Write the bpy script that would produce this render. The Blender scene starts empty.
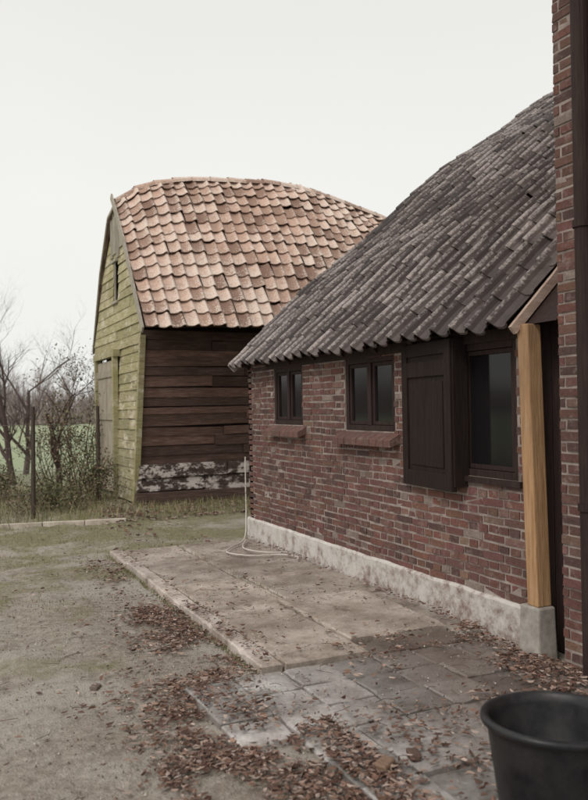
import bpy, math, random
from mathutils import Vector, Matrix, noise
random.seed(7)
R=random.random
def U(a,b): return a+(b-a)*R()
scene=bpy.context.scene
def link(o,parent=None):
    scene.collection.objects.link(o)
    if parent: o.parent=parent
    return o
def empty(name):
    e=bpy.data.objects.new(name,None); return link(e)
# ---------------------------------------------------------------- materials
class NT:
    def __init__(s,name):
        s.m=bpy.data.materials.new(name); s.m.use_nodes=True
        s.t=s.m.node_tree; s.b=s.t.nodes['Principled BSDF']
        s.geo=s.n('ShaderNodeNewGeometry')
    def n(s,k,**kw):
        x=s.t.nodes.new(k)
        for a,b in kw.items(): setattr(x,a,b)
        return x
    def l(s,a,b): s.t.links.new(a,b)
    def pos(s,sc=(1,1,1)):
        m=s.n('ShaderNodeMapping'); m.inputs['Scale'].default_value=sc
        s.l(s.geo.outputs['Position'],m.inputs['Vector']); return m.outputs[0]
    def noise(s,scale,detail=5,rough=.6,sc=(1,1,1)):
        x=s.n('ShaderNodeTexNoise'); x.inputs['Scale'].default_value=scale
        x.inputs['Detail'].default_value=min(detail,6); x.inputs['Roughness'].default_value=rough
        s.l(s.pos(sc),x.inputs['Vector']); return x.outputs[0]
    def ramp(s,src,stops):
        r=s.n('ShaderNodeValToRGB'); e=r.color_ramp.elements
        while len(e)<len(stops): e.new(.5)
        for i,(p,c) in enumerate(stops):
            e[i].position=p; e[i].color=(c,c,c,1) if isinstance(c,(int,float)) else (*c,1)
        s.l(src,r.inputs[0]); return r.outputs[0]
    def mix(s,f,a,b,mode='MIX'):
        x=s.n('ShaderNodeMix'); x.data_type='RGBA'; x.blend_type=mode
        for i,v in ((0,f),(6,a),(7,b)):
            if isinstance(v,(int,float)): x.inputs[i].default_value=v if i==0 else (v,v,v,1)
            elif isinstance(v,tuple): x.inputs[i].default_value=(*v,1)
            else: s.l(v,x.inputs[i])
        return x.outputs[2]
    def math(s,op,a,b=0):
        x=s.n('ShaderNodeMath'); x.operation=op
        for i,v in ((0,a),(1,b)):
            if isinstance(v,(int,float)): x.inputs[i].default_value=v
            else: s.l(v,x.inputs[i])
        return x.outputs[0]
    def attr(s,name='col'):
        a=s.n('ShaderNodeAttribute'); a.attribute_name=name; return a.outputs['Color']
    def sep(s,c):
        a=s.n('ShaderNodeSeparateColor'); s.l(c,a.inputs[0]); return a.outputs
    def fin(s,col,rough=.85,bump=None,bs=.5,bd=.01,spec=.3):
        if isinstance(col,tuple): s.b.inputs['Base Color'].default_value=(*col,1)
        else: s.l(col,s.b.inputs['Base Color'])
        if isinstance(rough,(int,float)): s.b.inputs['Roughness'].default_value=rough
        else: s.l(rough,s.b.inputs['Roughness'])
        s.b.inputs['Specular IOR Level'].default_value=spec
        if bump is not None:
            b=s.n('ShaderNodeBump'); b.inputs['Strength'].default_value=bs; b.inputs['Distance'].default_value=bd
            s.l(bump,b.inputs['Height']); s.l(b.outputs[0],s.b.inputs['Normal'])
        return s.m
def m_brick():
    t=NT('brick'); c=t.attr()
    big=t.ramp(t.noise(1.3,4),[(.36,0),(.66,1)])
    c=t.mix(t.math('MULTIPLY',big,.5),c,(.085,.055,.05))
    fine=t.noise(55,6,.7)
    c=t.mix(.55,c,t.ramp(fine,[(.3,(.25,.25,.25)),(.7,(1,1,1))]),'MULTIPLY')
    li=t.ramp(t.noise(11,6,.75),[(.54,0),(.72,1)])
    c=t.mix(t.math('MULTIPLY',li,.5),c,(.40,.32,.285))
    return t.fin(c,.9,fine,.7,.007)
def m_mortar():
    t=NT('mortar'); n=t.noise(5,7,.75)
    c=t.ramp(n,[(.3,(.13,.10,.09)),(.52,(.30,.25,.225)),(.75,(.46,.41,.37))])
    return t.fin(c,.95,t.noise(90,4),.6,.004)
def m_tile(name,dark,mid,pale,lichen_highlight,rough,palecov,wg,we,stain=.75,nw=1.0,soft=.14,lm=.8):
    t=NT(name); a=t.sep(t.attr())
    base=t.ramp(a[0],[(0,dark),(.5,mid),(1,pale)])
    n=t.noise(5,7,.75); n2=t.noise(38,5,.7)
    c=t.mix(t.ramp(n,[(.42,0),(.62,stain)]),base,dark)
    li=t.math('ADD',t.math('MULTIPLY',a[1],wg),t.math('MULTIPLY',n2,nw))  # pale roll crests: lichen plus highlights painted into the base colour
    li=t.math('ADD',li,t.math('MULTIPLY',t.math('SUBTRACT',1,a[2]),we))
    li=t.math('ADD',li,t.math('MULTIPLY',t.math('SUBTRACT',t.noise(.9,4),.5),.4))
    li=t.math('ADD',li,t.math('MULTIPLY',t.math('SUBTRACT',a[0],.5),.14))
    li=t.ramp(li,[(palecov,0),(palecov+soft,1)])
    c=t.mix(t.math('MULTIPLY',li,lm),c,lichen_highlight)
    return t.fin(c,rough,n2,.4,.006,.4)
def m_wood(name,cols,sc=(1,1,14),rough=.85,patch=None,cov=.55,pscale=3,vary=.6,stain=None,sf=.8,spec=.3):
    t=NT(name); n=t.noise(4,8,.7,sc)
    c=t.ramp(n,[(.25,cols[0]),(.5,cols[1]),(.78,cols[2])])
    a=t.attr()
    c=t.mix(vary,c,a,'MULTIPLY')
    if patch:
        p=t.ramp(t.noise(pscale,9,.78,(1,1,1.6)),[(cov,0),(cov+.07,1)])
        c=t.mix(p,c,patch)
    if stain:
        p=t.ramp(t.noise(1.6,6,.7,(1.5,1.5,.6)),[(.45,0),(.65,sf)])
        c=t.mix(p,c,stain)
    return t.fin(c,rough,n,.7,.012,spec)
def m_plain(name,c1,c2,scale=8,rough=.8,bump=True,spec=.3,bd=.006):
    t=NT(name); n=t.noise(scale,7,.7)
    return t.fin(t.ramp(n,[(.3,c1),(.7,c2)]),rough,n if bump else None,.6,bd,spec)
def m_vcol(name,rough=.8,spec=.3,trans=0):
    t=NT(name); n=t.noise(25,4)
    return t.fin(t.mix(.4,t.attr(),t.ramp(n,[(.3,.4),(.7,1.0)]),'MULTIPLY'),rough,None,spec=spec)
# ---------------------------------------------------------------- mesh builder
class MB:
    def __init__(s): s.v=[];s.f=[];s.c=[];s.mi=[]
    def add(s,vs,fs,col=(1,1,1),mi=0,vc=None):
        o=len(s.v); s.v+= [tuple(p) for p in vs]
        for f in fs:
            s.f.append(tuple(i+o for i in f)); s.mi.append(mi)
            s.c.append([vc[i] for i in f] if vc else [col]*len(f))
    def box(s,p0,ux,uy,uz,col=(1,1,1),mi=0,j=0):
        p0=Vector(p0);ux=Vector(ux);uy=Vector(uy);uz=Vector(uz)
        vs=[p0,p0+ux,p0+ux+uy,p0+uy,p0+uz,p0+ux+uz,p0+ux+uy+uz,p0+uy+uz]
        if j: vs=[p+Vector((U(-j,j),U(-j,j),U(-j,j))) for p in vs]
        s.add(vs,[(0,3,2,1),(4,5,6,7),(0,1,5,4),(1,2,6,5),(2,3,7,6),(3,0,4,7)],col,mi)
    def aabb(s,a,b,col=(1,1,1),mi=0,j=0):
        s.box(a,(b[0]-a[0],0,0),(0,b[1]-a[1],0),(0,0,b[2]-a[2]),col,mi,j)
    def tube(s,pts,rads,n=6,col=(1,1,1),cap=True,mi=0):
        vs=[];fs=[]
        for i,p in enumerate(pts):
            p=Vector(p); d=(Vector(pts[min(i+1,len(pts)-1)])-Vector(pts[max(i-1,0)]))
            if d.length<1e-6: d=Vector((0,0,1))
            d.normalize(); a=d.cross(Vector((0,0,1)))
            if a.length<.05: a=d.cross(Vector((1,0,0)))
            a.normalize(); b=d.cross(a)
            r=rads[i] if isinstance(rads,(list,tuple)) else rads
            for k in range(n):
                t=2*math.pi*k/n; vs.append(p+a*math.cos(t)*r+b*math.sin(t)*r)
        for i in range(len(pts)-1):
            for k in range(n):
                fs.append((i*n+k,i*n+(k+1)%n,(i+1)*n+(k+1)%n,(i+1)*n+k))
        if cap and n>2: fs.append(tuple(range(n-1,-1,-1))); fs.append(tuple((len(pts)-1)*n+k for k in range(n)))
        s.add(vs,fs,col,mi)
    def obj(s,name,mats,parent=None,smooth=False,bevel=0):
        me=bpy.data.meshes.new(name); me.from_pydata(s.v,[],s.f)
        for m in (mats if isinstance(mats,list) else [mats]): me.materials.append(m)
        me.polygons.foreach_set('material_index',s.mi)
        ca=me.color_attributes.new('col','FLOAT_COLOR','CORNER')
        buf=[]
        for fc in s.c:
            for c in fc: buf+= [c[0],c[1],c[2],1]
        ca.data.foreach_set('color',buf)
        if smooth: me.polygons.foreach_set('use_smooth',[True]*len(me.polygons))
        me.update(); o=bpy.data.objects.new(name,me); link(o,parent)
        if bevel:
            b=o.modifiers.new('bevel','BEVEL'); b.width=bevel; b.segments=2; b.limit_method='ANGLE'
        return o
def nz(x,y,z=0,s=1): return noise.noise(Vector((x*s,y*s,z*s)))
# ---------------------------------------------------------------- mats
MBRICK=m_brick(); MMORT=m_mortar()
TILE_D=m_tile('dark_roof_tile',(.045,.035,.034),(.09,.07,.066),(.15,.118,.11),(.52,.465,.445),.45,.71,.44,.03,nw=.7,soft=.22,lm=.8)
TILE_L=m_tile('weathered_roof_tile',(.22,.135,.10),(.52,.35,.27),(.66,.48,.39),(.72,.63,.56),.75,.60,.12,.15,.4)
BOARD=m_wood('dark_boards',[(.035,.022,.018),(.09,.058,.047),(.20,.14,.12)])
GREENB=m_wood('mossy_boards',[(.16,.14,.085),(.38,.35,.22),(.55,.51,.37)],sc=(1,1,9),patch=(.6,.55,.44),cov=.53,pscale=2.2,stain=(.32,.29,.12),sf=.6)
PEEL=m_wood('peeling_board',[(.03,.02,.016),(.07,.048,.04),(.12,.09,.08)],patch=(.6,.55,.52),cov=.49,pscale=5,vary=.3)
FRAME=m_wood('dark_frame',[(.020,.012,.011),(.036,.022,.02),(.06,.04,.034)],sc=(14,14,1),rough=.7,vary=.2,spec=.2)
SHUT=m_wood('shutter_paint',[(.014,.009,.008),(.024,.016,.014),(.036,.025,.021)],sc=(9,9,1),rough=.75,vary=.2,spec=.15)
POSTM=m_wood('post_wood',[(.24,.13,.065),(.43,.255,.13),(.56,.37,.22)],sc=(12,12,.8),rough=.75,vary=.2,stain=(.2,.13,.08),sf=.5)
VERGEM=m_wood('verge_plank',[(.3,.2,.16),(.45,.34,.28),(.6,.5,.44)],sc=(1,6,6),rough=.7,vary=.2)
CONC=m_plain('concrete',(.2,.185,.165),(.46,.43,.39),9)
t=NT('glass'); GLASS=t.fin((.012,.011,.012),.08,spec=.3)
t=NT('whitewash'); n=t.noise(6,9,.78); z=t.n('ShaderNodeSeparateXYZ'); t.l(t.geo.outputs['Position'],z.inputs[0])
f=t.math('ADD',n,t.math('MULTIPLY',z.outputs[2],.35)); f=t.math('ADD',f,t.math('MULTIPLY',t.math('SUBTRACT',z.outputs[1],6.3),.012))
c=t.ramp(f,[(.38,(.19,.13,.11)),(.48,(.36,.31,.285)),(.57,(.52,.49,.465)),(.8,(.66,.64,.61))])
WHITE=t.fin(c,.9,t.noise(30,6,.7),.5,.008)
# ---------------------------------------------------------------- brick layer
def brickcol():
    k=R()
    if k<.14: c=(.13,.075,.07)
    elif k<.87: c=(U(.19,.235),U(.096,.112),U(.078,.092))
    elif k<.97: c=(U(.24,.29),U(.145,.17),U(.115,.135))
    else: c=(.31,.25,.215)
    m=U(.85,1.12); return tuple(x*m for x in c)
def lay(bm,mm,o,u,n,L,z0,z1,opens=[],start=0,ch=.0625):
    o=Vector(o);u=Vector(u);n=Vector(n)
    us=sorted({0,L,*[a for q in opens for a in q[:2]]}); zs=sorted({z0,z1,*[a for q in opens for a in q[2:]]})
    for i in range(len(us)-1):
        for j in range(len(zs)-1):
            cu=(us[i]+us[i+1])/2;cz=(zs[j]+zs[j+1])/2
            if any(q[0]<cu<q[1] and q[2]<cz<q[3] for q in opens): continue
            mm.box(o+u*us[i]+Vector((0,0,zs[j]))-n*.1,u*(us[i+1]-us[i]),n*.1,(0,0,zs[j+1]-zs[j]))
    r=0; z=z0
    while z<z1-.02:
        step=.225 if r%2==0 else .1125
        x=-.225+ (0 if r%2==0 else .056)
        zz=min(z+ch-.013,z1)
        while x<L:
            segs=[(max(x,0),min(x+step-.012,L))]
            for q in opens:
                if zz>q[2]+.01 and z<q[3]-.01:
                    ns=[]
                    for a,b in segs:
                        if b<=q[0] or a>=q[1]: ns.append((a,b));continue
                        if a<q[0]: ns.append((a,q[0]))
                        if b>q[1]: ns.append((q[1],b))
                    segs=ns
            for a,b in segs:
                if b-a<.025: continue
                d=U(.001,.010); w=.006*math.sin(a*2.1+z*4)+.003*math.sin(a*7+z*9)
                bm.box(o+u*(a+U(0,.005))+Vector((0,0,z+w+U(-.003,.002)))+n*-.01,u*(b-a-U(0,.008)),n*(d+.01),(0,0,zz-z-U(0,.006)),brickcol(),j=.0028)
            x+=step
        z+=ch; r+=1
# ---------------------------------------------------------------- roof tiles
PROF=[(0,.012),(.12,.0),(.3,-.004),(.5,.0),(.62,.014),(.72,.036),(.82,.05),(.92,.04),(1.0,.016),(1.06,.0)]
PROFD=[(0,.014),(.12,-.006),(.3,-.016),(.5,-.01),(.62,.012),(.7,.042),(.79,.062),(.88,.05),(.97,.018),(1.05,.0)]
def tiles(mb,S,ulen,vlen,tw,tl,jit=1,skip=0,prof=PROF,lap=.035):
    nu=int(round(ulen/tw)); nv=int(round(vlen/tl)); np_=len(prof)
    for i in range(nu):
        for j in range(nv):
            u0=i*ulen/nu; v0=j*vlen/nv; w=ulen/nu; l=vlen/nv*1.13
            ju=U(-.006,.006)*jit; jv=U(-.014,.014)*jit; rot=U(-.02,.02)*jit; lift=U(0,.01)*jit
            if R()<.03: jv-=.03; rot*=2
            rnd=R(); vs=[];vc=[]
            for q,(vv,base) in enumerate(((0,lap),(.5,lap*.55),(1,0))):
                for (a,h) in prof:
                    uu=u0+a*w+ju+rot*vv*l; v=v0+vv*l+jv
                    p,nn=S(uu,v)
                    vs.append(p+nn*(h+base+lift)); vc.append((rnd,max(0,min(1,h/.05)),vv))
            for (a,h) in prof:
                p,nn=S(u0+a*w+ju,v0+jv); vs.append(p+nn*(h+lap+lift-.018)); vc.append((rnd,max(0,min(1,h/.05)),0))
            fs=[]
            for k in range(np_-1):
                for q in range(2):
                    fs.append((q*np_+k,q*np_+k+1,(q+1)*np_+k+1,(q+1)*np_+k))
                fs.append((3*np_+k,3*np_+k+1,k+1,k))
            mb.add(vs,fs,vc=vc)
# ================================================================ BRICK OUTBUILDING
house=empty('brick_outbuilding')
WX=3.52; Y0=4.10; Y1=9.0
b=MB();m=MB()
ops=[(7.47-Y0,8.23-Y0,1.40,2.02),(5.68-Y0,6.55-Y0,1.37,2.02),(4.17-Y0,4.80-Y0,1.08,2.02)]
lay(b,m,(WX,Y0,0),(0,1,0),(-1,0,0),Y1-Y0,.27,2.16,ops)
b.obj('wall_bricks',MBRICK,house); m.obj('wall_mortar',MMORT,house)
p=MB(); n=90
vs=[];fs=[]
for i in range(n+1):
    y=Y0-.0+(Y1+.03-Y0)*i/n
    tz=.275+.010*nz(y,3,0,3)+.006*nz(y,3,0,9)
    for (dx,z) in ((-.04-.008*nz(y,1,0,4),-.05),(-.034-.007*nz(y,2,0,6),.08),(-.03-.007*nz(y,5,0,7),.18),(-.032,tz-.02),(-.015,tz),(.05,tz+.004)):
        vs.append((WX+dx,y,z))
for i in range(n):
    for k in range(5): fs.append((i*6+k,i*6+k+1,(i+1)*6+k+1,(i+1)*6+k))
p.add(vs,fs)
p.add([(WX-.035,Y0,-.05),(WX+.05,Y0,-.05),(WX+.05,Y0,.27),(WX-.03,Y0,.27)],[(0,1,2,3)])
p.obj('whitewashed_plinth',WHITE,house)
def window(y0,y1,z0,z1,sill=True,mull=1):
    w=MB();g=MB(); x=WX+.012; f=.05
    w.aabb((x,y0,z0),(x+.07,y0+f,z1)); w.aabb((x,y1-f,z0),(x+.07,y1,z1))
    w.aabb((x-.002,y0+f,z0),(x+.07,y1-f,z0+f)); w.aabb((x-.002,y0+f,z1-f),(x+.07,y1-f,z1))
    ym=(y0+y1)/2
    if mull: w.aabb((x-.006,ym-.03,z0+f),(x+.07,ym+.03,z1-f))
    spans=[(y0+f,ym-.03),(ym+.03,y1-f)] if mull else [(y0+f,y1-f)]
    for a,c in spans:
        s=.035; xs=x+.012
        w.aabb((xs,a+.003,z0+f+.003),(xs+.04,a+s,z1-f-.003)); w.aabb((xs,c-s,z0+f+.003),(xs+.04,c-.003,z1-f-.003))
        w.aabb((xs+.001,a+s,z0+f+.003),(xs+.04,c-s,z0+f+s)); w.aabb((xs+.001,a+s,z1-f-s),(xs+.04,c-s,z1-f-.003))
        g.aabb((xs+.018,a+s-.01,z0+f+s-.01),(xs+.024,c-s+.01,z1-f-s+.01))
    w.obj('window_frame',FRAME,house,bevel=.003); g.obj('window_glass',GLASS,house)
    if sill:
        s=MB(); yy=y0-.08
        while yy<y1+.08:
            L=min(.112,y1+.09-yy)
            if L<.03: break
            e=U(-.004,.004)
            s.add([(WX-.105+e,yy,z0-.125),(WX-.105+e,yy+L-.004,z0-.125),(WX+.03,yy+L-.004,z0-.085),(WX+.03,yy,z0-.085),
                   (WX-.105+e,yy,z0-.065),(WX-.105+e,yy+L-.004,z0-.065),(WX+.01,yy+L-.004,z0-.003),(WX+.01,yy,z0-.003)],
                  [(0,3,2,1),(4,5,6,7),(0,1,5,4),(1,2,6,5),(2,3,7,6),(3,0,4,7)],(.2*U(.9,1.1),.115,.095))
            yy+=.115
        s.obj('window_sill',MBRICK,house,bevel=.004)
window(7.47,8.23,1.40,2.02); window(5.68,6.55,1.37,2.02); window(4.17,4.80,1.08,2.02,False,0)
w=MB(); w.aabb((WX-.02,Y0,2.02),(WX+.0,Y1-.6,2.085)); w.aabb((WX-.03,4.12,1.04),(WX+.06,4.82,1.078)); w.obj('lintel_board',FRAME,house)
s=MB()
A=Vector((WX-.03,5.50,.965)); B=Vector((WX-.12,4.72,.965)); d=(B-A); L=d.length; d.normalize(); nn=Vector((-d.y,d.x,0)); 
if nn.x>0: nn=-nn
H=1.1
s.box(A,d*L,-nn*.03,(0,0,H))
for (a0,a1,h0,h1) in ((0,.09,0,H),(L-.09,L,0,H)): s.box(A+d*a0+Vector((0,0,h0)),d*(a1-a0),nn*.016,(0,0,h1-h0))
for (h0,h1) in ((0,.12),(H-.26,H-.14),(H-.1,H)): s.box(A+d*.09+Vector((0,0,h0)),d*(L-.18),nn*.015,(0,0,h1-h0))
s.box(A+d*.13+Vector((0,0,.16)),d*(L-.26),nn*.008,(0,0,H-.46))
s.obj('window_shutter',SHUT,house,bevel=.004)
s=MB()
s.box((WX-.115,4.735,1.0),(.125,.0,0),(0,-.028,0),(0,0,1.06))
s.obj('shutter_post',SHUT,house)
# roof
PR=[(3.33,2.07),(4.3,3.0),(5.47,3.93),(6.5,4.79),(8.2,5.95),(8.8,6.3)]
acc=[0]
for i in range(len(PR)-1): acc.append(acc[-1]+math.dist(PR[i],PR[i+1]))
YA=9.07; YB=4.02
def SR(u,v):
    v=max(v,-.1)
    k=0
    while k<len(PR)-2 and v>acc[k+1]: k+=1
    t=(v-acc[k])/(acc[k+1]-acc[k]); y=YB+u
    x=PR[k][0]+(PR[k+1][0]-PR[k][0])*t; z=PR[k][1]+(PR[k+1][1]-PR[k][1])*t
    d=Vector((PR[k+1][0]-PR[k][0],0,PR[k+1][1]-PR[k][1])).normalized(); nn=Vector((-d.z,0,d.x))
    sag=.03*nz(x*.9,y*.9,1.3)+.012*nz(x*3,y*3,7) - .03*math.sin((u/5.3)*math.pi)*min(1,v)
    return Vector((x,y,z))+nn*sag,nn
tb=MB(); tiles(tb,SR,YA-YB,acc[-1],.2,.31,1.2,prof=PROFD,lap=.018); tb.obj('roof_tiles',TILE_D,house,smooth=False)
rd=MB()
N=12
for i in range(N):
    for j in range(24):
        q=[]
        for (a,c) in ((i,j),(i+1,j),(i+1,j+1),(i,j+1)):
            p_,n_=SR((YA-YB)*a/N,.06+(acc[-1]-.06)*c/24); q.append(p_-n_*.035)
        rd.add(q,[(0,1,2,3)])
for j in range(12):
    q=[]
    for (u_,c) in ((-.30,j),(.04,j),(.04,j+1),(-.30,j+1)):
        p_,n_=SR(u_,.1+(acc[-1]-.1)*c/12); q.append(p_-n_*.06)
    rd.add(q,[(0,1,2,3)])
yy=YB+.1
while yy<YA-.1:
    p0,n0=SR(yy-YB,.1);p1,_=SR(yy-YB,acc[-1]); rd.box(p0-n0*.13,(0,.06,0),p1-p0,n0*.085); yy+=.6
rd.obj('roof_deck',FRAME,house)
fb=MB(); fb.aabb((WX-.06,Y0-.08,2.085),(WX-.012,Y1+.04,2.15),(.9,.8,.7)); fb.obj('eaves_board',FRAME,house)
VMAT=m_plain('verge_mortar',(.16,.135,.125),(.54,.49,.47),12)
vg=MB()
for j in range(60):
    a=acc[-1]*j/60;c=acc[-1]*(j+1)/60
    pa,na=SR(YA-YB,a);pc,nc=SR(YA-YB,c)
    vg.box(pa-na*.06,(0,.05,0),(pc-pa),na*(.085+.035*R()))
vg.obj('verge',VMAT,house)
vb=MB()
for j in range(14):
    a=acc[-1]*j/14;c=acc[-1]*(j+1)/14
    pa,na=SR(-.035,a);pc,nc=SR(-.035,c)
    vb.box(pa-na*.05,(0,.028,0),(pc-pa),na*.06)
vb.obj('barge_board',VERGEM,house)
t=NT('brick_wall')
sx=t.n('ShaderNodeSeparateXYZ'); t.l(t.geo.outputs['Position'],sx.inputs[0]); cx=t.n('ShaderNodeCombineXYZ')
t.l(t.math('ADD',sx.outputs[0],sx.outputs[1]),cx.inputs[0]); t.l(sx.outputs[2],cx.inputs[1])
bt=t.n('ShaderNodeTexBrick'); t.l(cx.outputs[0],bt.inputs['Vector'])
bt.inputs['Scale'].default_value=1; bt.inputs['Brick Width'].default_value=.225; bt.inputs['Row Height'].default_value=.0625; bt.inputs['Mortar Size'].default_value=.006
bt.inputs['Color1'].default_value=(.2,.09,.07,1);bt.inputs['Color2'].default_value=(.12,.06,.05,1);bt.inputs['Mortar'].default_value=(.24,.21,.19,1)
TBR=t.fin(t.mix(.4,bt.outputs[0],t.ramp(t.noise(30,5),[(.3,.4),(.7,1)]),'MULTIPLY'),.9)
g=MB()
poly=[(WX+.0,Y1,0)]+[(x,Y1,z-.08) for x,z in [(WX+.0,2.22)]+PR[1:]]+[(8.8,Y1,0)]
nP=len(poly)
g.add(poly+[(x,y-.1,z) for x,y,z in poly],[tuple(range(nP)),tuple(range(2*nP-1,nP-1,-1))]+[(i,i+nP,(i+1)%nP+nP,(i+1)%nP) for i in range(nP)])
g.aabb((8.7,3.72,0),(8.8,8.9,6.2)); g.aabb((3.7,3.72,-.05),(8.7,8.9,.02))
g.obj('gable_wall',TBR,house)
po=MB(); po.box((3.40,3.87,.33),(.11,0,0),(0,.10,0),(0.0,0.05,1.76)); po.obj('porch_post',POSTM,house,bevel=.009)
fo=MB()
fo.add([(3.37,3.84,-.05),(3.53,3.84,-.05),(3.53,4.03,-.05),(3.37,4.03,-.05),(3.385,3.85,.33),(3.52,3.85,.33),(3.52,4.02,.33),(3.385,4.02,.33)],
 [(0,3,2,1),(4,5,6,7),(0,1,5,4),(1,2,6,5),(2,3,7,6),(3,0,4,7)]); fo.obj('post_footing',CONC,house,bevel=.012)
dr=MB()
for i in range(3): dr.aabb((3.66,3.70+.15*i,.0),(3.69,3.845+.15*i,2.3))
dr.obj('plank_door',FRAME,house,bevel=.003)
# ================================================================ FARMHOUSE (near right)
fh=empty('brick_farmhouse')
b=MB();m=MB()
lay(b,m,(3.45,3.70,0),(0,-1,0),(-1,0,0),5.2,0.0,6.4,[])
lay(b,m,(3.46,3.70,0),(1,0,0),(0,1,0),1.2,0.0,6.4,[])
b.obj('wall_bricks',MBRICK,fh); m.obj('wall_mortar',MMORT,fh)
g=MB(); g.aabb((3.56,-1.45,0),(9.2,3.59,6.4)); g.obj('wall_core',TBR,fh)
rf=MB()
def SF(u,v):
    d=Vector((.72,0,.69)); nn=Vector((-.69,0,.72)); return Vector((3.2,-1.6+u,6.2))+d*v,nn
tiles(rf,SF,5.45,4.2,.22,.3)
def SF2(u,v):
    d=Vector((-.72,0,.69)); nn=Vector((.69,0,.72)); return Vector((9.25,-1.6+u,6.2))+d*v,nn
tiles(rf,SF2,5.45,4.2,.22,.3)
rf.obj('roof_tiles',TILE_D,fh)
g=MB()
for y in (-1.5,3.62):
    g.add([(3.5,y,6.4),(9.1,y,6.4),(6.25,y,9.0),(3.5,y+.06,6.4),(9.1,y+.06,6.4),(6.25,y+.06,9.0)],[(0,1,2),(5,4,3),(0,3,4,1),(1,4,5,2),(2,5,3,0)])
g.obj('gable_wall',TBR,fh)
dp=MB(); PX,PY=3.38,3.415
dp.tube([(PX,PY,z) for z in (0.05,1.5,3,4.5,6.1)],.05,16)
for z in (1.0,2.6,4.2,5.6): dp.tube([(PX,PY,z-.02),(PX,PY,z+.02)],.06,16); dp.aabb((PX,PY-.01,z-.012),(3.45,PY+.01,z+.012))
dp.aabb((3.41,3.20,0.02),(3.445,3.47,6.2))
dp.obj('drainpipe',FRAME,fh,smooth=False)
# ================================================================ BARN
barn=empty('wooden_barn')
def lerp(a,b,t): return a+(b-a)*t
def interp(tab,x):
    if x<=tab[0][0]: return tab[0][1]
    for i in range(len(tab)-1):
        if x<=tab[i+1][0]:
            t=(x-tab[i][0])/(tab[i+1][0]-tab[i][0]); return lerp(tab[i][1],tab[i+1][1],t)
    return tab[-1][1]
RZ=[(3.1,5.30),(3.5,5.58),(3.95,5.76),(4.7,5.88),(5.5,5.93),(6.5,5.96),(7.2,5.85),(8.0,5.65),(8.8,5.45),(10,5.1)]
def SB(u,v):
    x=3.06+u; rz=interp(RZ,x)+.025*nz(x,1,0,2.1); t=v/3.55
    y=lerp(12.22,14.4,t); z=lerp(2.86+.03*nz(x,5,0,1.3),rz,t)+.12*math.sin(min(1,max(0,t))*math.pi)*1.0
    dz=(rz-2.86); d=Vector((0,2.18,dz)).normalized(); nn=Vector((0,-d.z,d.y))
    return Vector((x,y,z))+nn*(.07*nz(x*.8,v*.8,3)+.03*nz(x*2.5,v*2.5,9)),nn
tb=MB(); tiles(tb,SB,6.9,3.55,.225,.262,2.0,lap=.045)
def SB2(u,v):
    x=9.96-u; rz=interp(RZ,x)-5.3; t=v/3.9
    tab=[(0,(17.0,2.75)),(.5,(16.15,4.3)),(.82,(15.3,5.25)),(1,(14.4,5.37)),(1.3,(13.6,5.4))]
    t=max(0,t); k=0
    while k<3 and t>tab[k+1][0]: k+=1
    s_=(t-tab[k][0])/(tab[k+1][0]-tab[k][0]); a=tab[k][1];c=tab[k+1][1]
    y=lerp(a[0],c[0],s_);z=lerp(a[1],c[1],s_)+rz*min(1,t); d=Vector((0,c[0]-a[0],c[1]-a[1])).normalized()
    return Vector((x,y,z-.02)),Vector((0,d.z,-d.y))
tiles(tb,SB2,6.78,3.8,.235,.275,1)
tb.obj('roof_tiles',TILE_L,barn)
rt=MB(); x=3.1
while x<9.9:
    z=interp(RZ,x)+.025*nz(x,1,0,2.1);z2=interp(RZ,x+.36)+.025*nz(x+.36,1,0,2.1)
    vs=[];fs=[]; e=U(-.015,.015)
    for k,(xx,zz,rr) in enumerate(((x,z,.125),(x+.38,z2,.11))):
        for a in range(7):
            an=math.pi*a/6; vs.append((xx,14.4+e+math.cos(an)*rr,zz-.03+e+math.sin(an)*rr*.9+U(-.004,.004)))
    for a in range(6): fs.append((a,a+1,a+8,a+7))
    c=R(); rt.add(vs,fs,(c,.6,.5)); x+=.36
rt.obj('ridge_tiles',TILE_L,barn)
rd=MB()
for i in range(14):
    for fn,ml in ((SB,3.5),(SB2,3.75)):
        W=6.9 if fn is SB else 6.73
        for j in range(6):
            P=[]
            for (a,c) in ((i,j),(i+1,j),(i+1,j+1),(i,j+1)):
                p_,n_=fn(W*a/14,.05+(ml-.05)*c/6); P.append(p_-n_*.05)
            rd.add(P,[(0,1,2,3)])
rd.obj('roof_deck',BOARD,barn)
def gy(z):
    fr=interp([(0,13.25),(2.85,12.86),(5.45,14.32)],z); bk=interp([(0,16.4),(2.9,16.9),(4.3,16.1),(5.25,15.25),(5.45,15.0)],z); return fr,bk
def gx(z): return 3.12+.03*z
gb=MB(); z=.05
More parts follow.
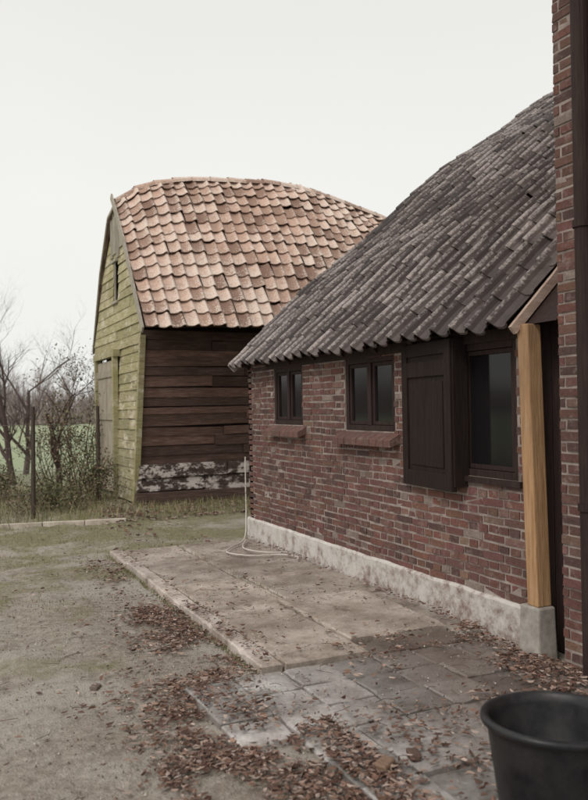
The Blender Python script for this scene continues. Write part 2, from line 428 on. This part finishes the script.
while z<5.34:
    h=U(.14,.2)
    if z<2.66<z+h: h=2.68-z
    y0,y1=gy(z+h*.5); y0b,y1b=gy(min(z+h,5.45)); 
    segs=[(y0,y1)]
    if z<2.6: segs=[(y0,14.55),(16.2,y1)]
    elif 3.6<z+h*.5<4.35: segs=[(y0,14.72),(15.12,y1)]
    for a,c in segs:
        cuts=[a]; 
        if c-a>1.2 and R()<.6: cuts.append(U(a+.4,c-.4))
        cuts.append(c)
        for k in range(len(cuts)-1):
            tl=U(-.02,.02); g_=U(.55,1.2)*(1.2 if z>2.6 else .9); col=(g_,g_*U(.93,1.0),g_*U(.85,1)); zz=z+U(-.008,.008)
            e0=(y0b-y0) if k==0 and a==y0 else 0; e1=(y1b-y1) if c==y1 and k==len(cuts)-2 else 0
            X=gx(z)+U(-.006,.006); a_=cuts[k]+.004; c_=cuts[k+1]-.004
            gb.add([(X-.03,a_,zz),(X-.03,c_,zz+tl),(X,c_,zz+tl),(X,a_,zz),(X-.008,a_+e0,zz+h+.01),(X-.008,c_+e1,zz+h+.01+tl),(X+.015,c_+e1,zz+h+.01+tl),(X+.015,a_+e0,zz+h+.01)],
                   [(0,1,2,3),(4,7,6,5),(0,4,5,1),(1,5,6,2),(2,6,7,3),(3,7,4,0)],col)
    z+=h
gb.obj('gable_boards',GREENB,barn)
GREY=m_wood('grey_boards',[(.19,.17,.145),(.38,.345,.29),(.54,.5,.44)],sc=(6,6,1),patch=(.25,.25,.15),cov=.64)
dm=MB(); y=14.62
while y<16.14:
    w_=min(.19,16.16-y); g_=U(.7,1.1); dm.aabb((3.10,y,.08),(3.13,y+w_-.008,2.5),(g_,g_*.95,g_*.86),j=.003); y+=w_
for zz in (.5,1.4,2.2): dm.aabb((3.075,14.64,zz),(3.098,16.12,zz+.12),(.8,.78,.7))
dm.obj('barn_door',GREY,barn)
tr=MB(); tr.aabb((3.05,14.5,.0),(3.14,14.61,2.62)); tr.aabb((3.05,16.17,.0),(3.14,16.28,2.62)); tr.aabb((3.045,14.45,2.56),(3.17,16.35,2.68))
tr.box((3.08,13.18,0),(0,.09,0),(.09,0,0),(.07,-.36,2.8),(.8,.75,.7))
tr.obj('door_frame',GREENB,barn)
vb=MB()
for (ya,za,yb,zb) in ((12.28,2.78,13.5,4.4),(13.5,4.4,14.42,5.38)):
    vb.box((3.03,ya,za),(.028,0,0),(0,yb-ya,zb-za),(0,-.08,.08))
vb.obj('verge_board',GREY,barn)
vb=MB()
for (ya,za,yb,zb) in ((16.98,2.8,16.13,4.28),(16.13,4.28,15.3,5.2),(15.3,5.2,14.5,5.36)):
    vb.box((3.15,ya,za),(.025,0,0),(0,yb-ya,zb-za),(0,.01,.05))
vb.obj('rear_verge_board',GREY,barn)
cp=MB(); 
for k,(ya,yb_,z0_,z1_) in enumerate(((14.34,14.6,4.55,5.33),(14.61,14.85,4.4,5.33),(14.86,15.12,4.5,5.27),(15.13,15.3,4.45,5.18))):
    g_=(.95,.6,.85,.7)[k]; cp.aabb((3.215-.003*k,ya,z0_),(3.235,yb_,z1_),(g_,g_,g_*.95))
cp.obj('gable_top_boards',GREY,barn)
ho=MB(); ho.aabb((3.30,13.4,.02),(3.34,16.3,3.0)); ho.aabb((3.32,14.4,3.0),(3.36,15.4,4.7)); ho.obj('dark_interior',FRAME,barn)
wf=MB(); wf.aabb((3.17,14.70,3.56),(3.23,15.14,3.61));wf.aabb((3.17,14.70,4.33),(3.23,15.14,4.38)); wf.aabb((3.19,14.90,3.61),(3.22,14.93,4.33)); wf.obj('loft_window_frame',GREY,barn)
fbm=MB(); z=.1
def fy(z): return 13.25-.137*z
while z<2.84:
    h=U(.10,.19); x=3.17
    while x<9.6:
        L=U(.9,3.4); x1=min(x+L,9.6); tl=U(-.03,.03); g_=random.choice((.4,.6,.8,1.0,1.3,1.9))
        y=fy(z)+U(-.014,.01); zz=z+U(-.012,.012)
        fbm.add([(x,y-.03,zz),(x1-.01,y-.03,zz+tl),(x1-.01,y,zz+tl),(x,y,zz),(x,y-.03-.01,zz+h),(x1-.01,y-.04,zz+h+tl),(x1-.01,y,zz+h+tl),(x,y,zz+h)],
            [(0,3,2,1),(4,5,6,7),(0,1,5,4),(1,2,6,5),(2,3,7,6),(3,0,4,7)],(g_,g_*.93,g_*.9))
        x=x1
    z+=h+.006
fbm.obj('front_boards',BOARD,barn)
bk=MB(); bk.aabb((3.4,13.3,0),(9.5,13.34,2.7)); bk.aabb((9.5,13.3,0),(9.55,16.5,5)); bk.aabb((3.4,16.5,0),(9.5,16.54,2.9)); bk.obj('back_boards',BOARD,barn)
pl=MB(); pl.aabb((3.13,13.12,.22),(4.3,13.175,.43),j=.014); pl.aabb((4.31,13.12,.2),(5.6,13.175,.42),j=.012); pl.aabb((3.16,13.09,.44),(4.7,13.15,.66),j=.014);pl.aabb((4.71,13.09,.45),(5.9,13.15,.65),j=.014)
pl.obj('peeling_plank',PEEL,barn)
lb=MB(); lb.aabb((3.1,13.05,-.05),(9.5,13.2,.2),j=.01); lb.obj('sill_beam',BOARD,barn)
# ================================================================ GROUND
def spaced(lo,hi,flo,fhi,fs):
    out=[];x=flo
    while x<=fhi+1e-6: out.append(x);x+=fs
    s=fs*2;x=fhi
    while x<hi: x+=s;s*=1.5;out.append(min(x,hi))
    s=fs*2;x=flo
    while x>lo: x-=s;s*=1.5;out.insert(0,max(x,lo))
    return out
xs=spaced(-700,700,-5,4.5,.07); ys=spaced(-60,1500,1.5,16,.07)
def gh(x,y):
    m_=1.0
    if 1.2<x<9 and 2.2<y<9.2: m_=.15
    if x>3.3: m_=.1
    if abs(x)>12 or y>30: m_=.3
    h=m_*(.05*nz(x,y,0,.7)+.035*nz(x,y,2,2.6)+.022*nz(x,y,5,6)+.01*nz(x,y,3,14))-.012
    return h
gm=MB(); vs=[(x,y,gh(x,y)) for y in ys for x in xs]; nx=len(xs)
gm.add(vs,[(j*nx+i,j*nx+i+1,(j+1)*nx+i+1,(j+1)*nx+i) for j in range(len(ys)-1) for i in range(nx-1)])
t=NT('ground'); sp=t.n('ShaderNodeSeparateXYZ'); t.l(t.geo.outputs['Position'],sp.inputs[0])
n1=t.noise(1.1,8,.7); n2=t.noise(22,6,.75); n3=t.noise(.6,6,.65)
dirt=t.ramp(n2,[(.28,(.21,.175,.145)),(.5,(.38,.335,.285)),(.72,(.54,.49,.435))])
dirt=t.mix(t.ramp(n3,[(.45,0),(.56,.6)]),dirt,(.54,.50,.455))
dirt=t.mix(t.ramp(t.noise(2.3,6,.72),[(.52,0),(.62,.55)]),dirt,(.24,.19,.15))
moss=t.ramp(n2,[(.3,(.14,.135,.07)),(.55,(.27,.255,.145)),(.75,(.40,.375,.24))])
yb=t.n('ShaderNodeMapRange'); t.l(sp.outputs[1],yb.inputs[0]); yb.inputs[1].default_value=4; yb.inputs[2].default_value=11; yb.inputs[3].default_value=-.08; yb.inputs[4].default_value=.13
mf=t.ramp(t.math('ADD',n1,yb.outputs[0]),[(.49,0),(.62,.85)])
col=t.mix(mf,dirt,moss)
mead=t.ramp(t.noise(.25,6,.7),[(.3,(.32,.38,.23)),(.7,(.43,.48,.33))])
yf=t.n('ShaderNodeMapRange'); t.l(sp.outputs[1],yf.inputs[0]); yf.inputs[1].default_value=17; yf.inputs[2].default_value=24
col=t.mix(yf.outputs[0],col,mead)
GR=t.fin(col,.95,t.math('ADD',n2,t.noise(90,3)),.9,.025,.2)
gm.obj('ground',GR,smooth=True)
# ================================================================ PAVING
def slabbox(mb,x0,x1,y0,y1,z1,ch=.008,tilt=.006,col=(1,1,1),z0=-.06):
    a,b_=U(-tilt,tilt),U(-tilt,tilt); cx,cy=(x0+x1)/2,(y0+y1)/2
    def P(x,y,z): return (x+U(-.003,.003),y+U(-.003,.003),z+(x-cx)*a+(y-cy)*b_)
    out=[]
    for (ax,ay,bx,by) in ((x0,y0,x1,y0),(x1,y0,x1,y1),(x1,y1,x0,y1),(x0,y1,x0,y0)):
        L=math.hypot(bx-ax,by-ay); k=max(1,int(L/.07))
        for i in range(k):
            t_=i/k; out.append((lerp(ax,bx,t_),lerp(ay,by,t_)))
    nn_=len(out); V=[]
    for (x,y) in out:
        dx,dy=cx-x,cy-y; c_=ch*(1+ (U(0,2.2) if R()<.3 else 0))
        sx_=math.copysign(1,dx) if abs(abs(dx)-(x1-x0)/2)<1e-4 else 0; sy_=math.copysign(1,dy) if abs(abs(dy)-(y1-y0)/2)<1e-4 else 0
        V.append((x,y,z0)); V.append(P(x,y,z1-c_)); V.append(P(x+sx_*c_,y+sy_*c_,z1))
    F=[]
    for i in range(nn_):
        j=(i+1)%nn_
        F.append((i*3,j*3,j*3+1,i*3+1)); F.append((i*3+1,j*3+1,j*3+2,i*3+2))
    V.append((cx,cy,z1)); F+=[(i*3+2,((i+1)%nn_)*3+2,len(V)-1) for i in range(nn_)]
    mb.add(V,F,col)
t=NT('slab_concrete'); n=t.noise(2.2,8,.72); n2=t.noise(45,5,.7)
c=t.ramp(n,[(.3,(.22,.18,.155)),(.48,(.40,.35,.31)),(.68,(.60,.545,.50))])
c=t.mix(t.ramp(t.noise(1.4,6,.7),[(.5,0),(.62,.5)]),c,(.23,.18,.14))
c=t.mix(t.ramp(t.noise(3.6,6,.75),[(.56,0),(.66,.65)]),c,(.15,.11,.09))
c=t.mix(.75,c,t.attr(),'MULTIPLY'); c=t.mix(.4,c,t.ramp(n2,[(.3,.3),(.65,1)]),'MULTIPLY')
SLAB=t.fin(c,t.ramp(n,[(.3,.45),(.7,.85)]),n2,.6,.006,.4)
pv=MB()
y=4.45
while y<8.8:
    L=U(.75,1.05); g_=U(1.1,1.45); slabbox(pv,1.80+U(-.012,.012),1.93,y,min(y+L,8.85)-.012,.05+U(-.006,.004),.01,.012,(g_,g_,g_)); y+=L
def sl(x0,x1,y0,y1,z=.04,g=None):
    g_=g or U(.8,1.15); slabbox(pv,x0+.008,x1-.008,y0+.008,y1-.008,z+U(-.006,.006),.01,.008,(g_,g_*.97,g_*.93))
sl(1.94,2.62,5.9,6.9); sl(1.94,2.56,6.9,7.95); sl(1.94,2.56,7.95,8.85)
sl(2.62,3.47,5.9,6.75,g=.85); sl(2.56,3.47,6.91,7.8,g=.8); sl(2.56,3.47,7.8,8.9,g=.9)
sl(2.62,3.47,6.752,6.9,g=1)
sl(1.94,2.52,4.42,5.89,.05,1.1); sl(2.52,3.3,4.68,5.89,.056,1.05); sl(3.305,3.48,4.5,5.89,.03,.7)
pv.obj('concrete_slab_terrace',SLAB)
pt=MB()
y=4.40
while y>1.3:
    x=1.30 if y>3.6 else (1.62+(3.6-y)*.12)
    x=1.30+.3*round((x-1.3)/.3)
    while x<3.36:
        e=min(x+.3,3.41); g_=U(.75,1.2)
        if x<2.2 and y>3.5: g_*=1.3
        slabbox(pt,x+.005,e-.005,y-.295,y-.005,.02+U(-.008,.01),.007,.03,(g_,g_*1.0,g_*1.01))
        x+=.3
    y-=.3
slabbox(pt,2.54,3.3,4.42,4.66,.018,.007,.01,(.8,.75,.7))
t=NT('paving_tile_concrete'); n=t.noise(3,8,.72); n2=t.noise(50,5,.7)
c=t.ramp(n,[(.3,(.15,.13,.115)),(.5,(.32,.30,.285)),(.7,(.54,.53,.51))])
sp=t.n('ShaderNodeSeparateXYZ'); t.l(t.geo.outputs['Position'],sp.inputs[0])
xr=t.n('ShaderNodeMapRange'); t.l(t.math('ADD',sp.outputs[0],t.math('MULTIPLY',n,1.2)),xr.inputs[0]); xr.inputs[1].default_value=2.5; xr.inputs[2].default_value=3.4; xr.inputs[3].default_value=0; xr.inputs[4].default_value=.7
c=t.mix(xr.outputs[0],c,(.13,.092,.072))
c=t.mix(.75,c,t.attr(),'MULTIPLY'); c=t.mix(.4,c,t.ramp(n2,[(.3,.3),(.65,1)]),'MULTIPLY')
pt.obj('paving_tiles',t.fin(c,t.ramp(n,[(.3,.4),(.7,.8)]),n2,.5,.005,.5))
ed=MB()
pts=[(-4.5,13.0),(-1.6,12.3),(.88,11.75),(2.55,11.35)]
for i in range(3):
    a=Vector((*pts[i],0));c_=Vector((*pts[i+1],0)); d=(c_-a); q=Vector((-d.y,d.x,0)).normalized()
    for k in range(3):
        ed.box(a+d*k/3+Vector((0,0,-.05+U(-.008,.008))),d*.327,q*.09,(0,0,.09),j=.006)
ed.obj('concrete_edging',m_plain('edging',(.38,.33,.27),(.66,.6,.52),6),bevel=.008)
# ================================================================ LEAVES
lf=MB()
LC=[(.20,.115,.085),(.31,.20,.155),(.40,.29,.24),(.16,.09,.068),(.24,.14,.10),(.48,.38,.33),(.12,.072,.056)]
def surf(x,y):
    if 1.80<x<3.47 and 4.42<y<8.88: return .06
    if x>1.3 and y<4.42 and x<3.42 and (y>3.6 or x>1.6): return .034
    return gh(x,y)+.004
def leaf(x,y,s,zoff=0):
    z=surf(x,y)+zoff; a=U(0,6.283); w=s*U(.3,.5); fold=U(-.1,.6)*s; curl=U(-.1,.6)*s
    e=Matrix.Rotation(a,3,'Z')@Matrix.Rotation(U(-.5,.5),3,'X')
    pts=[(-s,0,curl),(-s*.55,w*.6,fold*.7),(-s*.1,w,fold),(s*.4,w*.6,fold*.8),(s,U(-.2,.2)*s,curl),(s*.4,-w*.8,fold*.8),(-s*.2,-w*.9,fold),(-s*.6,-w*.5,fold*.6)]
    vs=[e@Vector(p)+Vector((x,y,z+.006)) for p in pts]
    c=random.choice(LC); k=U(.6,1.2); lf.add(vs,[(0,1,2,3,4),(0,4,5,6,7)],tuple(q*k for q in c))
def scatter(n,fx,fy_,s=(.010,.026),zz=.015,clump=.3):
    k=0
    while k<n:
        x=fx();y=fy_()
        if clump is not None and nz(x,y,4,1.9)+.6*nz(x,y,8,5)<U(-.45,clump): 
            k+=.3; continue
        leaf(x,y,U(*s),U(0,zz)); k+=1
G=random.gauss
scatter(3000,lambda:U(.9,1.8),lambda:U(2.3,3.55),zz=.02)
scatter(1700,lambda:G(1.2,.2),lambda:U(3.3,4.9))
scatter(2600,lambda:G(1.58,.16),lambda:U(4.4,6.4),clump=.15)
scatter(600,lambda:G(1.6,.16),lambda:U(6.2,8.8))
scatter(900,lambda:U(1.4,2.9),lambda:U(2.0,3.6))
scatter(2000,lambda:3.42-abs(G(0,.38)),lambda:U(2.6,4.6),clump=.1)
scatter(350,lambda:U(1.9,3.4),lambda:U(4.4,8.8))
scatter(600,lambda:U(1.3,3.4),lambda:U(2.6,4.6))
scatter(300,lambda:3.44-abs(G(0,.05)),lambda:U(4.2,9))
scatter(900,lambda:U(-3,1.7),lambda:U(2.5,11))
scatter(1100,lambda:U(2.4,5),lambda:U(11.3,13.1),s=(.02,.045))
scatter(500,lambda:U(2.2,3.1),lambda:U(9,16),s=(.02,.045))
lf.obj('fallen_leaves',m_vcol('dead_leaf',.65,.3))
cr=MB()
for _ in range(5200):
    if R()<.65: x=U(-.6,1.75);y=U(2.3,8)
    else: x=U(1.3,3.4);y=U(2.3,8.8)
    z=surf(x,y); s=U(.003,.008); k=U(.5,1.3)
    if R()<.06: s*=2
    c=random.choice([(.38,.34,.29),(.2,.15,.12),(.48,.44,.39)])
    vs=[(x+s*U(.6,1.2)*math.cos(a),y+s*U(.6,1.2)*math.sin(a),z-.002) for a in (0,1.57,3.14,4.71)]+[(x+U(-.3,.3)*s,y+U(-.3,.3)*s,z+s*U(.5,1))]
    cr.add(vs,[(0,1,4),(1,2,4),(2,3,4),(3,0,4)],tuple(q*k for q in c))
for _ in range(170):
    x=U(.0,3.2);y=U(2.5,6.5);a=U(0,6.28);L=U(.03,.12);z=surf(x,y)+.008
    cr.tube([(x,y,z),(x+math.cos(a)*L*.5,y+math.sin(a)*L*.5,z+.006),(x+math.cos(a+.3)*L,y+math.sin(a+.3)*L,z)],.0018,3,(.12,.08,.06))
cr.obj('gravel_crumbs',m_vcol('crumb',.9,.2))
# ================================================================ GRASS
gs=MB()
def blade(x,y,h,c,z=None):
    a=U(0,6.283); w=U(.0015,.003)+h*.01; dx,dy=math.cos(a)*w,math.sin(a)*w; l=U(.1,.7)*h; b_=U(0,6.283); ox,oy=math.cos(b_)*l,math.sin(b_)*l
    z=gh(x,y)-.005 if z is None else z
    gs.add([(x-dx,y-dy,z),(x+dx,y+dy,z),(x+dx*.7+ox*.4,y+dy*.7+oy*.4,z+h*.6),(x-dx*.7+ox*.4,y-dy*.7+oy*.4,z+h*.6),(x+ox,y+oy,z+h)],[(0,1,2,3),(3,2,4)],c)
def gcol(dry=.3):
    if R()<dry: k=U(.7,1.2); return (.38*k,.32*k,.19*k)
    k=U(.6,1.3); return (.21*k,.225*k,.105*k)
for _ in range(26000):
    x=U(-4.5,1.75); y=U(3,11.6)
    if nz(x,y,0,1.1)+.7*nz(x,y,2,4)+ (y-8)*.075<U(.05,.35): continue
    blade(x,y,U(.01,.032),gcol(.35))
for _ in range(6000):
    x=U(-4.5,3.0); y=U(8.6,11.8)
    if x>1.8 and y<9: continue
    blade(x,y,U(.02,.045),gcol(.3))
for _ in range(11000):
    x=U(-6,3.0); y=U(11.8,17)+(-x*.1)
    blade(x,y,U(.05,.26)*(1 if R()<.4 else .5),gcol(.45))
for _ in range(1800):
    x=U(3.0,5); y=U(11.5,13.1); blade(x,y,U(.03,.16),gcol(.5))
for _ in range(700):
    y=U(4.4,8.9); blade(1.78+U(-.03,.01),y,U(.02,.05),gcol(.3))
for _ in range(260):
    blade(random.choice((2.56,2.56,2.62,1.935))+U(-.006,.006),U(5.9,8.8),U(.01,.03),gcol(.3),z=.035)
gs.obj('grass',m_vcol('grass_blade',.8,.2))
# ================================================================ SCRUB, SHRUBS & TREES
def grow(mb,p,d,L,r,depth,maxd,col,spread=.6,up=.12,nchild=(3,5),sides=5,tips=None,droop=0,n=4):
    pts=[p];q=p.copy();dd=d.copy();rads=[r]
    for i in range(n):
        dd=(dd+Vector((U(-.16,.16),U(-.16,.16),U(-.1,.16)+up*.4-droop))).normalized(); q=q+dd*L/n; pts.append(q.copy()); rads.append(r*(1-.5*(i+1)/n))
    mb.tube(pts,rads,max(3,sides-depth),col,cap=False)
    if tips is not None and depth>=maxd-1: tips+=pts[1:]
    if depth<maxd:
        for k in range(random.randint(*nchild)):
            i=random.randint(1,n); a=Vector((U(-1,1),U(-1,1),U(-.4,.9))).normalized()
            grow(mb,pts[i],(dd*(1-spread)+a*spread+Vector((0,0,up))).normalized(),L*U(.5,.78),rads[i]*.62,depth+1,maxd,col,spread,up,nchild,sides,tips,droop,n)
BARK=m_vcol('bark',.9,.2); LEAFM=m_vcol('leaf',.7,.3)
def leafcloud(mb,pts,n,s,cols,spread):
    for _ in range(n):
        p=random.choice(pts)+Vector((G(0,spread),G(0,spread),G(0,spread)))
        if p.z<.03: p.z=U(.03,.15)
        a=Vector((U(-1,1),U(-1,1),U(-1,1))).normalized(); b_=a.cross(Vector((U(-1,1),U(-1,1),U(-1,1)))).normalized(); k=U(.6,1)*s
        c=random.choice(cols); q=U(.6,1.25)
        mb.add([p-a*k,p+b_*k*.45,p+a*k,p-b_*k*.45],[(0,1,2,3)],tuple(x*q for x in c))
def merge(t_,L):
    o=len(t_.v); t_.v+=L.v; t_.f+=[tuple(i+o for i in f) for f in L.f]; t_.c+=L.c; t_.mi+=[1]*len(L.f)
def bare_tree(name,x,y,h,maxd=5,r=.07,col=(.12,.085,.08),ivy=0,lean=0):
    t_=MB();tips=[]
    grow(t_,Vector((x,y,-.05)),Vector((lean+U(-.1,.1),U(-.1,.1),1)).normalized(),h*.38,r,0,maxd,col,.58,.1,(3,5),7,tips)
    if ivy:
        L=MB(); leafcloud(L,tips,ivy,.035,[(.12,.13,.06),(.2,.17,.09),(.23,.165,.11)],.08); merge(t_,L)
    return t_.obj(name,[BARK,LEAFM])
bare_tree('bare_tree',2.5,17.4,4.3,5,.07,ivy=700)
bare_tree('bare_tree',1.7,18.6,5.4,5,.08,lean=-.15)
bare_tree('bare_tree',.8,19.5,5.0,5,.07)
bare_tree('bare_tree',-.2,21,5.6,5,.08,(.15,.115,.11))
bare_tree('bare_tree',2.2,21,5.6,5,.08,(.15,.115,.11),lean=.1)
bare_tree('bare_tree',-1.5,26,6.5,5,.1,(.17,.13,.12))
def shrub(name,x,y,h,nst,cols,leaves):
    t_=MB();tips=[]
    for _ in range(nst):
        grow(t_,Vector((x+U(-.3,.3),y+U(-.4,.4),-.03)),Vector((U(-.4,.4),U(-.4,.4),1)).normalized(),h*U(.4,.6),.014,1,3,(.1,.07,.055),.5,.1,(3,4),5,tips)
    L=MB(); leafcloud(L,tips,leaves,.04,cols,.09); merge(t_,L)
    t_.obj(name,[BARK,LEAFM])
GC=[(.11,.125,.06),(.17,.175,.09),(.23,.22,.12)]; BC=[(.28,.2,.14),(.21,.15,.11),(.16,.155,.09)]
shrub('shrub',2.75,15.9,2.6,7,GC+BC,1300)
shrub('shrub',2.6,14.2,.8,8,GC+BC,1300)
shrub('shrub',2.3,16.5,1.9,9,BC,700)
shrub('shrub',1.2,15.6,.7,8,BC+GC,700)
shrub('shrub',-.2,16.0,.6,8,BC+GC,600)
shrub('shrub',1.9,13.6,.5,8,GC,800)
br=MB();tips=[]
for _ in range(150):
    x=U(-3,2.9); grow(br,Vector((x,U(12.6,15.5),-.02)),Vector((U(-.8,.8),U(-.6,.6),.9)).normalized(),U(.2,.5),.006,2,3,(.17,.125,.1),.6,0,(1,3),5,tips,.14)
L=MB(); leafcloud(L,tips,5000,.032,GC+BC,.09); merge(br,L)
br.obj('bramble_patch',[BARK,LEAFM])
dt=MB()
for k in range(44):
    x=-70+k*2.9+U(-1.5,1.5); y=92+U(-12,25); h=U(8,13)
    if x<5: h*=1.35
    g_=U(.85,1.15); c=(.40*g_,.335*g_,.335*g_)  # bark colour paled to paint in distance haze
    grow(dt,Vector((x,y,-.2)),Vector((0,0,1)),h*.36,.22,0,4,c,.62,.08,(4,6),5,n=3)
for k in range(14000):
    x=U(-80,60);y=98+U(-8,20); h=U(2,6)*(1+.4*nz(x,0,0,.1)); g_=U(.7,1.15)
    dx=U(-1.4,1.4); dt.add([(x-.07,y,0),(x+.07,y,0),(x+dx,y+U(-.3,.3),h)],[(0,1,2)],(.35*g_,.295*g_,.285*g_))  # undergrowth carries the same haze in its colour
dt.obj('distant_trees',BARK)
fe=empty('wire_fence')
fp=MB(); P=[(-4.4,14.2),(-1.6,13.3),(1.42,12.55),(2.75,14.4)]
for (x,y) in P:
    lean=U(-.04,.04); fp.tube([(x,y,-.1),(x+lean*.5,y,.8),(x+lean,y,1.66)],[.036,.033,.03],8)
fp.obj('fence_posts',m_wood('post_grey',[(.03,.024,.02),(.07,.055,.045),(.12,.1,.085)],sc=(8,8,1)),fe)
fw=MB()
for h in (.35,.7,1.05,1.4):
    for i in range(3):
        a=Vector((*P[i],h));c_=Vector((*P[i+1],h)); pts=[a.lerp(c_,k/8)+Vector((0,0,-.05*math.sin(math.pi*k/8)+U(-.008,.008))) for k in range(9)]
        fw.tube(pts,.0035,4)
fw.obj('fence_wires',m_plain('wire',(.1,.09,.085),(.2,.18,.17)),fe)
# ================================================================ HOSE
hz=MB()
def bez(P,n=14):
    out=[];P=[Vector(p) for p in P]
    for i in range(len(P)-1):
        p0=P[max(i-1,0)];p1=P[i];p2=P[i+1];p3=P[min(i+2,len(P)-1)]
        for k in range(n):
            t_=k/n; out.append(.5*((2*p1)+(-p0+p2)*t_+(2*p0-5*p1+4*p2-p3)*t_*t_+(-p0+3*p1-3*p2+p3)*t_**3))
    out.append(P[-1]); return out
hz.tube(bez([(3.455,8.98,1.0),(3.45,8.97,.6),(3.43,8.92,.32),(3.28,8.6,.09),(3.0,8.28,.066),(2.86,8.0,.066),(3.0,7.72,.066),(3.3,7.6,.066),(3.40,7.42,.066),(3.34,7.28,.066)]),.008,8)
hz.tube(bez([(3.3,8.6,.075),(3.1,8.15,.069),(3.2,7.8,.069),(3.42,7.68,.069)]),.008,8)
hz.obj('garden_hose',m_plain('hose_plastic',(.5,.47,.42),(.62,.58,.53),20,.5),smooth=True)
# ================================================================ BUCKET
bu=MB(); C=Vector((2.08,2.31,.02)); prof=[(.0,.0),(.175,.0),(.185,.012),(.235,.43),(.238,.44),(.256,.442),(.259,.455),(.256,.468),(.240,.472),(.228,.465),(.222,.43),(.178,.03),(.0,.026)]
prof=[(r,z*.9) for r,z in prof]
n=56; vs=[];fs=[]
for (r,z) in prof:
    for k in range(n):
        a=2*math.pi*k/n; vs.append(C+Vector((math.cos(a)*r*(1+.012*math.sin(2*a)),math.sin(a)*r,z+(.004*math.sin(a*2+1) if z>.3 else 0))))
for i in range(len(prof)-1):
    for k in range(n): fs.append((i*n+k,i*n+(k+1)%n,(i+1)*n+(k+1)%n,(i+1)*n+k))
bu.add(vs,fs)
for sgn in (-1,1):
    bu.aabb((C.x-.03,C.y+sgn*.245-.02,C.z+.345),(C.x+.03,C.y+sgn*.245+.02,C.z+.396))
hp=[C+Vector((.0+.262*math.sin(a)*1.0,.262*math.cos(a),.36-.05*math.sin(a))) for a in [math.pi*k/20 for k in range(21)]]
bu.tube(hp,.004,6)
t=NT('black_plastic'); n_=t.noise(12,6,.7)
dust=t.ramp(t.noise(5,6,.7),[(.45,0),(.7,.2)])
bo=bu.obj('black_bucket',t.fin(t.mix(dust,t.ramp(n_,[(.35,(.008,.009,.012)),(.75,(.022,.023,.027))]),(.12,.11,.10)),t.ramp(n_,[(.3,.32),(.7,.5)]),n_,.15,.003,.35),smooth=True)
lb=MB()
def loose(x,y,a,s=(.2,.1,.06),c=(.25,.16,.11),z=.03):
    e=Matrix.Rotation(a,3,'Z'); lb.box(Vector((x,y,z)),e@Vector((s[0],0,0)),e@Vector((0,s[1],0)),(0,0,s[2]),c,j=.008)
loose(1.74,2.93,.5,(.09,.06,.04),(.3,.2,.14)); loose(1.95,2.98,1.3,(.08,.05,.035),(.15,.1,.08)); loose(.85,4.6,.9,(.07,.05,.03),(.25,.2,.17),0)
lb.obj('brick_rubble',MBRICK,bevel=.008)
# ================================================================ LIGHT / WORLD / CAMERA
el=math.radians(48)
sd=Vector((-.80,-.42,0)).normalized(); sdir=Vector((sd.x*math.cos(el),sd.y*math.cos(el),math.sin(el)))
su=bpy.data.lights.new('sun','SUN'); su.energy=1.5; su.angle=math.radians(20); su.color=(1,.92,.85)
so=bpy.data.objects.new('sun',su); link(so); so.rotation_euler=(-sdir).to_track_quat('-Z','Y').to_euler()
w=bpy.data.worlds.new('World'); scene.world=w; w.use_nodes=True; nt=w.node_tree
bg=nt.nodes['Background']; sky=nt.nodes.new('ShaderNodeTexSky'); sky.sky_type='NISHITA'; sky.sun_disc=False
sky.sun_elevation=el; sky.sun_rotation=math.atan2(sd.x,sd.y); sky.air_density=1.5; sky.dust_density=4
tc=nt.nodes.new('ShaderNodeTexCoord'); sx=nt.nodes.new('ShaderNodeSeparateXYZ'); nt.links.new(tc.outputs['Generated'],sx.inputs[0])
rp=nt.nodes.new('ShaderNodeValToRGB'); nt.links.new(sx.outputs[2],rp.inputs[0])
e=rp.color_ramp.elements; e[0].position=0;e[0].color=(.91,.92,.89,1); e[1].position=.6; e[1].color=(.80,.79,.755,1)
e2=e.new(.25); e2.color=(.92,.915,.88,1)
ns=nt.nodes.new('ShaderNodeTexNoise'); ns.inputs['Scale'].default_value=1.6; ns.inputs['Detail'].default_value=3
nr=nt.nodes.new('ShaderNodeMapRange'); nt.links.new(ns.outputs[0],nr.inputs[0]); nr.inputs[3].default_value=9.4; nr.inputs[4].default_value=10.6
nt.links.new(tc.outputs['Generated'],ns.inputs['Vector'])
vm=nt.nodes.new('ShaderNodeVectorMath'); vm.operation='SCALE'; nt.links.new(rp.outputs[0],vm.inputs[0]); nt.links.new(nr.outputs[0],vm.inputs['Scale'])
mx=nt.nodes.new('ShaderNodeMix'); mx.data_type='RGBA'; mx.inputs[0].default_value=.95
nt.links.new(sky.outputs[0],mx.inputs[6]); nt.links.new(vm.outputs[0],mx.inputs[7]); nt.links.new(mx.outputs[2],bg.inputs[0]); bg.inputs[1].default_value=.1
cam=bpy.data.cameras.new('camera'); co=bpy.data.objects.new('camera',cam); link(co)
cam.sensor_fit='HORIZONTAL'; cam.sensor_width=36; cam.lens=36*800/588; cam.clip_end=3000
cam.dof.use_dof=True; cam.dof.focus_distance=6.5; cam.dof.aperture_fstop=3.5
co.location=(0,0,1.6)
co.rotation_euler=(Matrix.Rotation(math.radians(-24.6),3,'Z')@Matrix.Rotation(math.radians(90.43),3,'X')@Matrix.Rotation(math.radians(-1.0),3,'Z')).to_euler()
scene.camera=co
scene.view_settings.view_transform='Standard'
try: scene.view_settings.look='None'
except: pass
